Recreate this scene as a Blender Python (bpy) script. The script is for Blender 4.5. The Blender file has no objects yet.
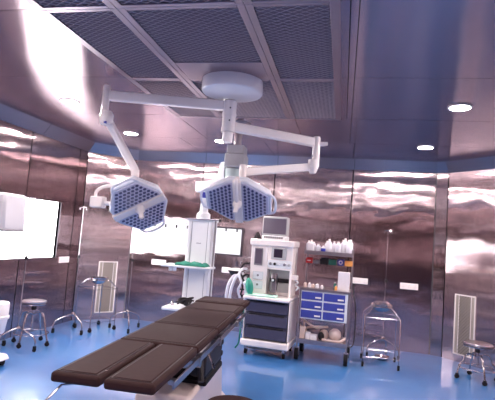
import bpy, bmesh, math, random
from mathutils import Vector, Matrix
random.seed(7)
PI = math.pi
S = bpy.context.scene
C = S.collection

# ---------------------------------------------------------------- camera
cam_d = bpy.data.cameras.new('camera')
cam = bpy.data.objects.new('camera', cam_d); C.objects.link(cam); S.camera = cam
r_ = Vector((0.97697445, 0.19960864, 0.07534796))
u_ = Vector((-0.05775891, -0.0925281, 0.99403343))
f_ = Vector((-0.20538946, 0.97549728, 0.07886841))
M = Matrix((r_, u_, -f_)).transposed().to_4x4(); M.translation = Vector((0, 0, 1.5))
cam.matrix_world = M
cam_d.sensor_fit = 'HORIZONTAL'; cam_d.sensor_width = 36; cam_d.lens = 463.92/495*36
cam_d.clip_start = .05

# ---------------------------------------------------------------- world, exposure
w = bpy.data.worlds.new('world'); S.world = w; w.use_nodes = True
w.node_tree.nodes['Background'].inputs[0].default_value = (.75, .7, .8, 1)
w.node_tree.nodes['Background'].inputs[1].default_value = .3
S.view_settings.view_transform = 'Standard'; S.view_settings.look = 'None'
S.view_settings.gamma = 1; S.view_settings.use_curve_mapping = False
S.view_settings.exposure = 1.12
LIGHT_COL = (1, .90, .88)
LAMP_E = 300
WINDOW_E = 8.5

# ---------------------------------------------------------------- materials
def mat(name, col, rough=.5, metal=0, coat=0, emit=None, es=0, alpha=1, trans=0, spec=.5):
    m = bpy.data.materials.new(name); m.use_nodes = True
    b = m.node_tree.nodes['Principled BSDF']
    b.inputs['Base Color'].default_value = (*col, 1); b.inputs['Roughness'].default_value = rough
    b.inputs['Metallic'].default_value = metal; b.inputs['Coat Weight'].default_value = coat
    b.inputs['Coat Roughness'].default_value = .08
    b.inputs['Specular IOR Level'].default_value = spec
    b.inputs['Transmission Weight'].default_value = trans
    b.inputs['Alpha'].default_value = alpha
    if emit: b.inputs['Emission Color'].default_value = (*emit, 1); b.inputs['Emission Strength'].default_value = es
    return m
def noisy(m, scale=30, amt=.12, bump=0, stretch=(1, 1, 1)):
    """slight procedural variation of base colour and bump"""
    nt = m.node_tree; b = nt.nodes['Principled BSDF']
    tc = nt.nodes.new('ShaderNodeTexCoord'); mp = nt.nodes.new('ShaderNodeMapping'); mp.inputs['Scale'].default_value = stretch
    n = nt.nodes.new('ShaderNodeTexNoise'); n.inputs['Scale'].default_value = scale
    nt.links.new(tc.outputs['Object'], mp.inputs[0]); nt.links.new(mp.outputs[0], n.inputs['Vector'])
    hs = nt.nodes.new('ShaderNodeHueSaturation'); hs.inputs['Color'].default_value = b.inputs['Base Color'].default_value
    mr = nt.nodes.new('ShaderNodeMapRange'); mr.inputs[3].default_value = 1-amt; mr.inputs[4].default_value = 1+amt
    nt.links.new(n.outputs['Fac'], mr.inputs[0]); nt.links.new(mr.outputs[0], hs.inputs['Value'])
    nt.links.new(hs.outputs[0], b.inputs['Base Color'])
    if bump:
        bp = nt.nodes.new('ShaderNodeBump'); bp.inputs['Strength'].default_value = bump; bp.inputs['Distance'].default_value = .002
        nt.links.new(n.outputs['Fac'], bp.inputs['Height']); nt.links.new(bp.outputs[0], b.inputs['Normal'])
    return m
def steel_sheet(name, col, rough, aniso, wave, scale=(1.6, 2.6), dist=.01, rot=0.0, detail=2.0, brush=0):
    """brushed sheet metal that is slightly buckled, laid out in UV metres"""
    m = mat(name, col, rough, 1); nt = m.node_tree; b = nt.nodes['Principled BSDF']; L = nt.links.new
    uv = nt.nodes.new('ShaderNodeUVMap'); uv.uv_map = 'UVMap'
    mp = nt.nodes.new('ShaderNodeMapping'); mp.inputs['Scale'].default_value = (scale[0], scale[1], 1)
    n = nt.nodes.new('ShaderNodeTexNoise'); n.inputs['Scale'].default_value = 1; n.inputs['Detail'].default_value = detail; n.inputs['Roughness'].default_value = .42
    L(uv.outputs[0], mp.inputs[0]); L(mp.outputs[0], n.inputs['Vector'])
    bp = nt.nodes.new('ShaderNodeBump'); bp.inputs['Strength'].default_value = wave; bp.inputs['Distance'].default_value = dist
    L(n.outputs['Fac'], bp.inputs['Height'])
    nrm = bp.outputs[0]
    if brush:   # fine grooves running along V spread every reflection along U
        mb = nt.nodes.new('ShaderNodeMapping'); mb.inputs['Scale'].default_value = (2600, 6, 1)
        nb = nt.nodes.new('ShaderNodeTexNoise'); nb.inputs['Scale'].default_value = 1; nb.inputs['Detail'].default_value = 0
        L(uv.outputs[0], mb.inputs[0]); L(mb.outputs[0], nb.inputs['Vector'])
        m1 = nt.nodes.new('ShaderNodeMath'); m1.operation = 'MULTIPLY_ADD'; m1.inputs[1].default_value = brush; m1.inputs[2].default_value = .5-brush/2
        L(nb.outputs['Fac'], m1.inputs[0])
        cc = nt.nodes.new('ShaderNodeCombineColor'); cc.inputs[1].default_value = .5; cc.inputs[2].default_value = 1; L(m1.outputs[0], cc.inputs[0])
        nm = nt.nodes.new('ShaderNodeNormalMap'); nm.uv_map = 'UVMap'; L(cc.outputs[0], nm.inputs['Color'])
        L(nm.outputs[0], bp.inputs['Normal'])
    L(nrm, b.inputs['Normal'])
    # fine brushing in the colour
    mp2 = nt.nodes.new('ShaderNodeMapping'); mp2.inputs['Scale'].default_value = (220, 2, 1)
    n2 = nt.nodes.new('ShaderNodeTexNoise'); n2.inputs['Scale'].default_value = 1
    L(uv.outputs[0], mp2.inputs[0]); L(mp2.outputs[0], n2.inputs['Vector'])
    hs = nt.nodes.new('ShaderNodeHueSaturation'); hs.inputs['Color'].default_value = (*col, 1)
    mr = nt.nodes.new('ShaderNodeMapRange'); mr.inputs[3].default_value = .93; mr.inputs[4].default_value = 1.07
    L(n2.outputs['Fac'], mr.inputs[0]); L(mr.outputs[0], hs.inputs['Value']); L(hs.outputs[0], b.inputs['Base Color'])
    if aniso:
        b.inputs['Anisotropic'].default_value = aniso; b.inputs['Anisotropic Rotation'].default_value = rot
        t = nt.nodes.new('ShaderNodeTangent'); t.direction_type = 'UV_MAP'; t.uv_map = 'UVMap'
        L(t.outputs[0], b.inputs['Tangent'])
    return m
WALL = steel_sheet('brushed_wall_steel', (.55, .43, .45), .12, 1.0, 1, (2.8, 3.8), .0045, 0, 1.5, .36)
CEIL = steel_sheet('ceiling_steel', (.52, .39, .43), .22, 1.0, 1, (1.0, 1.3), .010, 0, 0.0)
CORN = steel_sheet('cornice_steel', (.34, .31, .35), .30, 0, 1, (.8, .8), .004)
FOIL = noisy(mat('crumpled_foil', (.62, .55, .56), .15, 1), 30, .05)
CARTW = noisy(mat('cart_off_white', (.60, .57, .60), .4), 10, .04)
GAP = mat('seam_gap', (.006, .004, .006), .9, spec=.1)
def floor_mat():
    m = mat('blue_epoxy', (.055, .16, .50), .30, 0, coat=1); b = m.node_tree.nodes['Principled BSDF']; nt = m.node_tree
    b.inputs['Coat Roughness'].default_value = .06
    tc = nt.nodes.new('ShaderNodeTexCoord'); n = nt.nodes.new('ShaderNodeTexNoise'); n.inputs['Scale'].default_value = 1.3; n.inputs['Detail'].default_value = 4
    nt.links.new(tc.outputs['Object'], n.inputs['Vector'])
    cr = nt.nodes.new('ShaderNodeValToRGB'); cr.color_ramp.elements[0].position = .3; cr.color_ramp.elements[1].position = .75
    cr.color_ramp.elements[0].color = (.034, .145, .40, 1); cr.color_ramp.elements[1].color = (.058, .225, .52, 1)
    nt.links.new(n.outputs['Fac'], cr.inputs[0]); nt.links.new(cr.outputs[0], b.inputs['Base Color'])
    n2 = nt.nodes.new('ShaderNodeTexNoise'); n2.inputs['Scale'].default_value = 9
    nt.links.new(tc.outputs['Object'], n2.inputs['Vector'])
    bp = nt.nodes.new('ShaderNodeBump'); bp.inputs['Strength'].default_value = .35; bp.inputs['Distance'].default_value = .002
    nt.links.new(n2.outputs['Fac'], bp.inputs['Height']); nt.links.new(bp.outputs[0], b.inputs['Coat Normal'])
    return m
FLOOR = floor_mat()
WHITE = noisy(mat('white_enamel', (.95, .86, .83), .28, coat=.4), 8, .03)
PEND = noisy(mat('pendant_white', (.82, .83, .86), .35), 8, .03)
GREYP = noisy(mat('light_grey_plastic', (.50, .49, .50), .4), 20, .05)
GLASSGREEN = noisy(mat('pale_green_cover', (.55, .66, .62), .3), 20, .05)
BARM = noisy(mat('satin_aluminium', (.40, .32, .36), .38, 1), 40, .05)
MESHM = noisy(mat('expanded_metal', (.62, .50, .52), .45, .2), 60, .08)
DARKV = noisy(mat('plenum_dark', (.36, .28, .32), .8), 5, .1)
CHROME = noisy(mat('chrome', (.50, .45, .47), .16, 1), 30, .05)
STEEL = noisy(mat('dull_steel', (.42, .37, .40), .28, 1), 30, .06)
RUBBER = noisy(mat('black_rubber', (.010, .008, .010), .7, spec=.15), 30, .1)
BLACKP = noisy(mat('black_plastic', (.016, .012, .016), .5, spec=.25), 30, .1)
PAD = noisy(mat('dark_brown_vinyl', (.030, .010, .010), .7, spec=.2), 25, .18, .3)
PADW = noisy(mat('vinyl_seam', (.03, .016, .018), .4), 25, .1)
BEIGE = noisy(mat('table_base_enamel', (.62, .50, .47), .28, .0, coat=.5), 10, .05)
LENSB = noisy(mat('lamp_blue_panel', (.62, .60, .74), .30, coat=.5), 30, .05)
LENSD = noisy(mat('lamp_lens', (.09, .09, .19), .15, coat=1), 30, .05)
BEZEL = noisy(mat('lamp_bezel', (.86, .86, .92), .25, coat=.6), 20, .04)
DRAWG = noisy(mat('slate_drawer', (.060, .055, .10), .38), 20, .08)
DRAWB = noisy(mat('blue_drawer', (.045, .06, .33), .35), 20, .06)
RED = noisy(mat('red_plastic', (.55, .02, .03), .4), 20, .06)
DGREEN = noisy(mat('dark_green_plastic', (.01, .12, .09), .4), 20, .06)
BLUEP = noisy(mat('blue_plastic', (.04, .05, .40), .4), 20, .06)
ORANGE = noisy(mat('orange_plastic', (.85, .38, .10), .4), 20, .06)
GREYD = noisy(mat('grey_plastic', (.22, .20, .22), .4), 20, .06)
CLOTHG = noisy(mat('green_cloth', (.02, .22, .15), .85), 40, .2, .4)
BAGG = noisy(mat('green_rubber_bag', (.03, .33, .22), .4), 20, .1)
MINT = noisy(mat('mint_mat', (.50, .80, .66), .5), 20, .05)
PINK = noisy(mat('pink_absorbent', (.75, .45, .55), .6), 80, .2)
CREAM = noisy(mat('cream_rubber', (.75, .58, .52), .5), 20, .08)
BOTTLE = noisy(mat('white_bottle_plastic', (.82, .79, .84), .35), 20, .05)
HOSE = noisy(mat('white_corrugated_hose', (.80, .78, .84), .4), 60, .05)
PAPER = noisy(mat('white_carton', (.82, .76, .78), .6), 30, .06)
SCREEN = noisy(mat('grey_screen', (.13, .10, .14), .25, coat=.6), 10, .05)
SCREEND = noisy(mat('dark_screen', (.03, .02, .04), .2, coat=.6), 10, .05)
SLATM = noisy(mat('louver_sage', (.36, .31, .27), .45, .3), 20, .06)
CREAMF = noisy(mat('grille_frame_cream', (.80, .72, .70), .4), 20, .04)
GREYTXT = mat('lettering_grey', (.25, .24, .3), .6)
FRAMED = noisy(mat('viewer_black_frame', (.035, .025, .035), .4), 20, .06)
LAMPE = mat('downlight_glow', (1, 1, 1), .5, emit=LIGHT_COL, es=LAMP_E)
LAMPOFF = noisy(mat('downlight_diffuser_off', (.75, .70, .80), .5), 10, .03)
WINE = mat('window_daylight', (1, 1, 1), .5, emit=(1, .985, 1.0), es=WINDOW_E)
VIEWE = mat('film_viewer_glow', (.3, .3, .33), .4, emit=(.95, .95, 1), es=.37)
VIEWW = mat('film_viewer_glow_wide', (.3, .3, .33), .4, emit=(.95, .95, 1), es=.36)

# ---------------------------------------------------------------- mesh helpers
class MB:
    def __init__(s): s.bm = bmesh.new(); s.uv = s.bm.loops.layers.uv.new('UVMap')
    def _add(s, vs, fs):
        v = [s.bm.verts.new(p) for p in vs]
        out = []
        for f in fs:
            try: out.append(s.bm.faces.new([v[i] for i in f]))
            except ValueError: pass
        return out
    def box(s, c, d, rot=None, taper=1, taper_y=None):
        """box centred on c; taper scales the top"""
        ty = taper if taper_y is None else taper_y
        vs = []
        for z in (-.5, .5):
            k, ky = (taper, ty) if z > 0 else (1, 1)
            for x, y in ((-.5, -.5), (.5, -.5), (.5, .5), (-.5, .5)):
                vs.append(Vector((x*d[0]*k, y*d[1]*ky, z*d[2])))
        if rot is not None: vs = [rot @ v for v in vs]
        vs = [v+Vector(c) for v in vs]
        s._add(vs, [(3, 2, 1, 0), (4, 5, 6, 7), (0, 1, 5, 4), (1, 2, 6, 5), (2, 3, 7, 6), (3, 0, 4, 7)])
        return s
    def bx(s, x0, x1, y0, y1, z0, z1):
        return s.box(((x0+x1)/2, (y0+y1)/2, (z0+z1)/2), (x1-x0, y1-y0, z1-z0))
    def beam(s, a, b, w, h, up=(0, 0, 1)):
        """box section between two points: w sideways, h along up"""
        a, b = Vector(a), Vector(b); d = (b-a); L = d.length; d.normalize()
        sd = d.cross(Vector(up)).normalized(); u = sd.cross(d)
        R = Matrix((sd, d, u)).transposed()
        return s.box((a+b)/2, (w, L, h), R)
    def tube(s, pts, r, seg=10, cap=True):
        pts = [Vector(p) for p in pts]; n = len(pts)
        rs = r if isinstance(r, (list, tuple)) else [r]*n
        rings = []; prev = None
        for i, p in enumerate(pts):
            t = (pts[min(i+1, n-1)]-pts[max(i-1, 0)]).normalized()
            if prev is None:
                a = Vector((0, 0, 1)) if abs(t.z) < .9 else Vector((1, 0, 0))
                nrm = t.cross(a).normalized()
            else: nrm = (prev-t*prev.dot(t)).normalized()
            prev = nrm; bn = t.cross(nrm)
            rings.append([s.bm.verts.new(p+(nrm*math.cos(2*PI*k/seg)+bn*math.sin(2*PI*k/seg))*rs[i]) for k in range(seg)])
        for a, b in zip(rings, rings[1:]):
            for k in range(seg): s.bm.faces.new((a[k], a[(k+1) % seg], b[(k+1) % seg], b[k]))
        if cap: s.bm.faces.new(rings[0][::-1]); s.bm.faces.new(rings[-1])
        return s
    def curve(s, pts, r, seg=10, n=8):
        """Catmull-Rom tube"""
        P = [Vector(p) for p in pts]; P = [2*P[0]-P[1]]+P+[2*P[-1]-P[-2]]; o = []
        for i in range(1, len(P)-2):
            for k in range(n):
                t = k/n; a, b, c, d = P[i-1:i+3]
                o.append(.5*((2*b)+(c-a)*t+(2*a-5*b+4*c-d)*t*t+(3*b-3*c+d-a)*t**3))
        o.append(P[-2]); return s.tube(o, r, seg)
    def lathe(s, prof, c=(0, 0, 0), seg=28, sx=1, sy=1):
        c = Vector(c); rings = []
        for r, z in prof:
            if r < 1e-6: rings.append([s.bm.verts.new(c+Vector((0, 0, z)))])
            else: rings.append([s.bm.verts.new(c+Vector((r*sx*math.cos(2*PI*k/seg), r*sy*math.sin(2*PI*k/seg), z))) for k in range(seg)])
        for a, b in zip(rings, rings[1:]):
            for k in range(seg):
                k2 = (k+1) % seg
                if len(a) == 1 and len(b) == 1: continue
                if len(a) == 1: s.bm.faces.new((a[0], b[k2], b[k]))
                elif len(b) == 1: s.bm.faces.new((a[k], a[k2], b[0]))
                else: s.bm.faces.new((a[k], a[k2], b[k2], b[k]))
        if prof[0] != prof[-1]:
            if len(rings[0]) > 1: s.bm.faces.new(rings[0][::-1])
            if len(rings[-1]) > 1: s.bm.faces.new(rings[-1])
        return s
    def prism(s, poly, z0, z1, T=None, taper=1):
        """poly in local xy extruded z0..z1, T a matrix"""
        n = len(poly); cx = sum(p[0] for p in poly)/n; cy = sum(p[1] for p in poly)/n
        vs = [Vector((x, y, z0)) for x, y in poly]+[Vector((cx+(x-cx)*taper, cy+(y-cy)*taper, z1)) for x, y in poly]
        if T is not None: vs = [T @ v for v in vs]
        s._add(vs, [tuple(range(n))[::-1], tuple(range(n, 2*n))]+[(i, (i+1) % n, (i+1) % n+n, i+n) for i in range(n)])
        return s
    def ball(s, c, r, seg=16, sc=(1, 1, 1)):
        prof = [(r*math.sin(PI*i/10), -r*math.cos(PI*i/10)*sc[2]) for i in range(11)]
        prof[0] = (0, -r*sc[2]); prof[-1] = (0, r*sc[2])
        return s.lathe(prof, c, seg, sc[0], sc[1])
    def xf(s, T):
        for v in s.bm.verts: v.co = T @ v.co
        return s
    def quad(s, a, b, c, d, off=(0, 0)):
        """quad with UV in metres (u along a-b, v along a-d)"""
        a, b, c, d = map(Vector, (a, b, c, d))
        f = s.bm.faces.new([s.bm.verts.new(p) for p in (a, b, c, d)])
        U = (b-a).normalized(); V = (d-a)-U*(d-a).dot(U); V.normalize()
        for l, p in zip(f.loops, (a, b, c, d)): l[s.uv].uv = ((p-a).dot(U)+off[0], (p-a).dot(V)+off[1])
        return s
    def build(s, name, m, parent=None, bevel=0, smooth=True, kind=None, world=False, fixn=True, label=None, seg=2):
        if fixn: bmesh.ops.recalc_face_normals(s.bm, faces=s.bm.faces)
        if world and parent is not None:
            inv = parent.matrix_basis.inverted()
            for v in s.bm.verts: v.co = inv @ v.co
        me = bpy.data.meshes.new(name); s.bm.to_mesh(me); s.bm.free()
        if smooth:
            me.polygons.foreach_set('use_smooth', [True]*len(me.polygons)); me.set_sharp_from_angle(angle=math.radians(38))
        me.materials.append(m)
        o = bpy.data.objects.new(name, me); C.objects.link(o)
        if parent is not None: o.parent = parent
        if bevel:
            md = o.modifiers.new('bevel', 'BEVEL'); md.width = bevel; md.segments = seg; md.limit_method = 'ANGLE'; md.angle_limit = math.radians(40)
            md.harden_normals = False
        if kind: o['kind'] = kind
        if label: o['label'] = label
        return o
def tag(o, label, cat, group=None):
    o['label'] = label; o['category'] = cat
    if group: o['group'] = group
    return o
def thing(name, label, cat, loc=(0, 0, 0), rz=0, group=None, matrix=None):
    o = bpy.data.objects.new(name, None); C.objects.link(o); o.empty_display_size = .1
    o.matrix_basis = matrix if matrix is not None else Matrix.Translation(loc) @ Matrix.Rotation(rz, 4, 'Z')
    return tag(o, label, cat, group)
def children(o): return [c for c in bpy.data.objects if c.parent == o]
def copy_tree(o, parent=None):
    c = o.copy(); C.objects.link(c)
    if parent is not None: c.parent = parent
    for ch in children(o): copy_tree(ch, c)
    return c
def dup(o, loc, rz, label, group=None):
    c = copy_tree(o); c.matrix_basis = Matrix.Translation(loc) @ Matrix.Rotation(rz, 4, 'Z'); c['label'] = label
    if group: c['group'] = group
    return c

# ================================================================ SETTING
HC, HB = 2.806, 2.659
XL, XR, YB, YF = -4.05, 2.06, 7.30, -1.5
ROOM = [(XL, YF), (XL, 6.66), (-3.49, YB), (1.32, YB), (1.475, 7.23), (XR, 6.60), (XR, YF)]
m = MB(); m.prism(ROOM, -.1, 0); m.build('floor', FLOOR, smooth=False, kind='structure')
def wall(name, A, B, seams, z0=0.0, hole=None):
    """wall from A to B (room on the right of A->B), metal sheets with 5 mm gaps"""
    A, B = Vector((*A, 0)), Vector((*B, 0)); d = (B-A); L = d.length; d.normalize(); nrm = Vector((d.y, -d.x, 0))
    p = MB(); ss = [0]+seams+[L]; g = .0075
    for a, b in zip(ss, ss[1:]):
        off = (random.random()*50, random.random()*50)
        rects = [(a+g, b-g, z0, HB)]
        if hole and hole[0] < b and hole[1] > a:
            h0, h1, hz0, hz1 = max(hole[0], a), min(hole[1], b), hole[2], hole[3]
            rects = [(a+g, b-g, z0, hz0), (a+g, b-g, hz1, HB)]
            if h0 > a+.01: rects.append((a+g, h0, hz0, hz1))
            if h1 < b-.01: rects.append((h1, b-g, hz0, hz1))
        for x0, x1, y0, y1 in rects:
            q = lambda x, z: A+d*x+Vector((0, 0, z))
            p.quad(q(x0, y0), q(x1, y0), q(x1, y1), q(x0, y1), (off[0]+x0, off[1]+y0))
    p.build(name, WALL, smooth=False, kind='structure', fixn=False)
    k = MB()   # dark carcass behind the sheets, seen through the seams
    T = Matrix((d.to_4d(), (-nrm).to_4d(), Vector((0, 0, 1, 0)), Vector((0, 0, 0, 1)))).transposed(); T.translation = A; T[3][3] = 1
    for c in range(3): T[3][c] = 0
    def bk(x0, x1, z0_, z1_): k.prism([(x0, .006), (x1, .006), (x1, .10), (x0, .10)], z0_, z1_, T)
    if hole:
        bk(0, hole[0], 0, HC+.05); bk(hole[1], L, 0, HC+.05); bk(hole[0], hole[1], 0, hole[2]); bk(hole[0], hole[1], hole[3], HC+.05)
    else: bk(0, L, 0, HC+.05)
    k.build('trim_'+name.replace('wall_', '')+'_seam', GAP, smooth=False, kind='structure')
wy = lambda y: y-YF
WIN = (4.87, 6.08, 1.0, 1.79)
wall('wall_left', (XL, YF), (XL, 6.66), [wy(v) for v in (-.28, .94, 2.16, 3.38, 5.30, 6.43)], hole=(wy(WIN[0]), wy(WIN[1]), WIN[2], WIN[3]))
wall('wall_corner_left', (XL, 6.66), (-3.49, YB), [])
wall('wall_back', (-3.49, YB), (1.32, YB), [v+3.49 for v in (-2.313, -1.117, .10)])
wall('wall_facet_right', (1.32, YB), (1.475, 7.23), [])
wall('wall_corner_right', (1.475, 7.23), (XR, 6.60), [])
wall('wall_right', (XR, 6.60), (XR, YF), [.25, 1.45, 2.65, 3.85, 5.05, 6.25, 7.4])
wall('wall_front', (XR, YF), (XL, YF), [1.2, 2.4, 3.6, 4.8])
# cornice: sloping band all round
cx, cy = -1.0, 3.0
def inset(poly, d):
    n = len(poly); out = []
    for i in range(n):
        p0, p1, p2 = Vector(poly[i-1]), Vector(poly[i]), Vector(poly[(i+1) % n])
        a = (p1-p0).normalized(); b = (p2-p1).normalized(); na = Vector((a.y, -a.x)); nb = Vector((b.y, -b.x))
        k = (na+nb).normalized(); out.append(p1+k*(d/max(.3, k.dot(na))))
    return out
IN = inset(ROOM, .13)
names = ['left', 'corner_left', 'back', 'facet_right', 'corner_right', 'right', 'front']
for i, nm in enumerate(names):
    j = (i+1) % len(ROOM)
    a, b, c, d = (*ROOM[i], HB), (*ROOM[j], HB), (*IN[j], HC), (*IN[i], HC)
    c_, L = MB(), (Vector(b)-Vector(a)).length
    n = max(1, round(L/1.2)); va, vb, vc, vd = map(Vector, (a, b, c, d))
    for k in range(n):
        g = .0025/L
        t0, t1 = k/n+(g if k else 0), (k+1)/n-(g if k < n-1 else 0)
        c_.quad(va.lerp(vb, t0), va.lerp(vb, t1), vd.lerp(vc, t1), vd.lerp(vc, t0), (i*9+k*3.3, k*1.7))
    c_.build('trim_cornice_'+nm, CORN, smooth=False, kind='structure', fixn=False)
# ceiling sheets
def ceil_sheets():
    p = MB(); g = .003
    ys = [YF, -1.22, 0, 1.22, 2.44, 3.64, 4.86, 6.08, YB]
    for y0, y1 in zip(ys, ys[1:]):
        xs = [XL, -1.913, -.031, .018, XR] if y0 < 4.8 else ([XL, -1.913, -.58, .018, XR] if y0 < 6 else [XL, -2.31, -1.12, .08, XR])
        for x0, x1 in zip(xs, xs[1:]):
            off = (random.random()*50, random.random()*50)
            a, b, c, d = (x0+g, y0+g), (x1-g, y0+g), (x1-g, y1-g), (x0+g, y1-g)
            p.quad((*a, HC), (*d, HC), (*c, HC), (*b, HC), off)
    p.build('ceiling', CEIL, smooth=False, kind='structure', fixn=False)
    k = MB(); k.bx(XL-.1, XR+.1, YF-.1, YB+.1, HC+.006, HC+.1); k.build('trim_ceiling_seam', GAP, smooth=False, kind='structure')
ceil_sheets()
# window on the left wall
m = MB(); m.bx(XL-.09, XL-.05, WIN[0]-.02, WIN[1]+.02, WIN[2]-.02, WIN[3]+.02); wn = m.build('window_1', WINE, smooth=False, kind='structure')
m = MB(); t = .009
m.bx(XL-.05, XL+.001, WIN[0]-t, WIN[0], WIN[2]-t, WIN[3]+t); m.bx(XL-.05, XL+.001, WIN[1], WIN[1]+t, WIN[2]-t, WIN[3]+t)
m.bx(XL-.05, XL+.001, WIN[0], WIN[1], WIN[2]-t, WIN[2]); m.bx(XL-.05, XL+.001, WIN[0], WIN[1], WIN[3], WIN[3]+t)
m.build('window_frame', FRAMED, wn, smooth=False, world=True)

# ---------------------------------------------------------------- laminar air grilles in the ceiling
def strands(m, x0, x1, y0, y1, z, pitch=.036, ang=60, wd=.012, th=.003):
    """expanded metal: two sets of flat diagonal strands clipped to the rectangle"""
    for sgn in (1, -1):
        a = math.radians(90-ang); d = Vector((math.cos(a), sgn*math.sin(a), 0)); n = Vector((-d.y, d.x, 0))
        cs = [Vector((x, y, 0)).dot(n) for x in (x0, x1) for y in (y0, y1)]
        k = min(cs)
        step = pitch
        while k < max(cs):
            k += step; P = n*k; ts = []
            lo, hi = -1e9, 1e9
            for c0, c1, pc, dc in ((x0, x1, P.x, d.x), (y0, y1, P.y, d.y)):
                ta, tb = sorted(((c0-pc)/dc, (c1-pc)/dc)); lo, hi = max(lo, ta), min(hi, tb)
            if hi-lo < .01: continue
            A = P+d*lo; B = P+d*hi
            R = Matrix.Rotation(math.atan2(d.y, d.x), 3, 'Z') @ Matrix.Rotation(math.radians(28), 3, 'X')
            m.box(((A.x+B.x)/2, (A.y+B.y)/2, z), (hi-lo, wd, th), R)
cols = [(-1.913, -1.388+.0, 'left'), (-1.388, -.612, 'middle'), (-.612, -.087, 'right')]
rows = [(3.64, 4.86, 'far'), (2.42, 3.64, 'centre'), (1.20, 2.42, 'near')]
for ri, (y0, y1, rn) in enumerate(rows):
    for ci, (x0, x1, cn) in enumerate(cols):
        bl, br = (.055, .046) if ci == 0 else ((.046, .046) if ci == 1 else (.046, .055))
        t = thing('ceiling_air_grille', f'expanded metal air grille in the ceiling, {cn} column of the {rn} row', 'air vent', ((x0+x1)/2, (y0+y1)/2, HC-.02), 0, 'ceiling air grilles')
        hx, hy = (x1-x0)/2-.001, (y1-y0)/2-.001
        fy = .03; lo = fy
        hi_ = fy if not (ci == 1 and ri == 1) else .37      # blank plate in front of the lamp mount
        fr = MB()
        fr.bx(-hx, -hx+bl, -hy, hy, 0, .02); fr.bx(hx-br, hx, -hy, hy, 0, .02)
        fr.bx(-hx+bl, hx-br, -hy, -hy+lo, 0, .02); fr.bx(-hx+bl, hx-br, hy-hi_, hy, 0, .02)
        fr.build('frame', BARM, t, bevel=.002, seg=1)
        b = MB(); b.bx(-hx+bl, hx-br, -hy+lo, hy-hi_, .016, .0195); b.build('plenum_plate', DARKV, t, smooth=False)
        ms = MB(); strands(ms, -hx+bl, hx-br, -hy+lo, hy-hi_, .009); ms.build('mesh_sheet', MESHM, t, smooth=False)

# ---------------------------------------------------------------- downlights
def downlight(x, y, label, on=True):
    t = thing('recessed_downlight', label, 'ceiling light', (x, y, HC-.012), 0, 'recessed ceiling lights')
    r = MB(); r.lathe([(.084, .002), (.084, .010), (.102, .012), (.104, .004), (.098, 0), (.086, 0), (.084, .002)], seg=32)
    r.build('trim_ring', WHITE, t)
    d = MB(); d.lathe([(0, .003), (.084, .003), (.084, .009), (0, .009)], seg=32); d.build('diffuser', LAMPE if on else LAMPOFF, t)
downlight(.963, 6.15, 'lit round downlight in the ceiling nearest the right back corner')
downlight(.963, 4.38, 'lit round downlight in the ceiling at far right, larger and nearer of the two')
downlight(-2.95, 5.86, 'lit round downlight in the ceiling beside the left lamp arm')
downlight(-1.73, 6.17, 'lit round downlight shining just left of the lamp column')
downlight(-.37, 6.17, 'unlit round downlight beside the outer joint of the right lamp arm', on=False)
for i, (x, y) in enumerate([(.963, 2.6), (.963, .8), (-2.95, 4.38), (-2.95, 2.4), (-2.95, .6), (-1.0, .2)]):
    downlight(x, y, ['lit downlight on the right side out of view above', 'lit downlight right beside the camera position', 'lit downlight above the left stand, out of view',
                     'lit downlight on the left side out of view', 'lit downlight left beside the camera position', 'lit downlight behind the camera position'][i])

# ---------------------------------------------------------------- return air grilles on the angled corners
def air_grille(P, rz, label, fac):
    t = thing('return_air_grille', label, 'air vent', P, rz, 'return air grilles')
    W, H = .315, .825
    f = MB(); b = .016
    f.bx(-W/2, W/2, -.014, 0, 0, b); f.bx(-W/2, W/2, -.014, 0, H-b, H); f.bx(-W/2, -W/2+b, -.014, 0, b, H-b); f.bx(W/2-b, W/2, -.014, 0, b, H-b)
    f.build('frame', CREAMF, t, bevel=.002, seg=1)
    for x in (-W*.29, W*.29):
        q = MB(); q.bx(x-.004, x+.004, -.012, -.001, b, H-b); q.build('mullion', CREAMF, t, smooth=False)
    s = MB(); n = 17
    s.bx(-W/2+b, W/2-b, -.003, 0, b, H-b)
    s.build('backing_panel', SLATM, t, smooth=False)
    s = MB(); y = .03
    while y < H+.25:   # slanting slats
        x0, x1 = -W*.28, W*.28; z0, z1 = y-.19, y
        def cl(x, z): return x, z
        pts = []
        # clip segment to vertical range
        zA, zB, xA, xB = z0, z1, x0, x1
        lo, hi = b+.004, H-b-.004
        if zB > lo and zA < hi:
            if zA < lo: xA += (xB-xA)*(lo-zA)/(zB-zA); zA = lo
            if zB > hi: xB = xA+(xB-xA)*(hi-zA)/(zB-zA); zB = hi
            if zB-zA > .01: s.beam((xA, -.006, zA), (xB, -.006, zB), .005, .012, (0, 1, 0))
        y += .045
    s.build('slats', DARKG, t, smooth=False)
DARKG = noisy(mat('louver_slat_grey', (.16, .12, .11), .5), 20, .06)  # dark grey of the slanting grille slats
air_grille((-3.719+.002, 7.038-.002, .105), math.atan2(.64, .56), 'tall cream framed air grille low on the left corner panel', 1)
air_grille((1.708-.002, 6.981-.002, .10), math.atan2(-.63, .585), 'tall cream framed air grille low on the right corner panel', 1)

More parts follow.
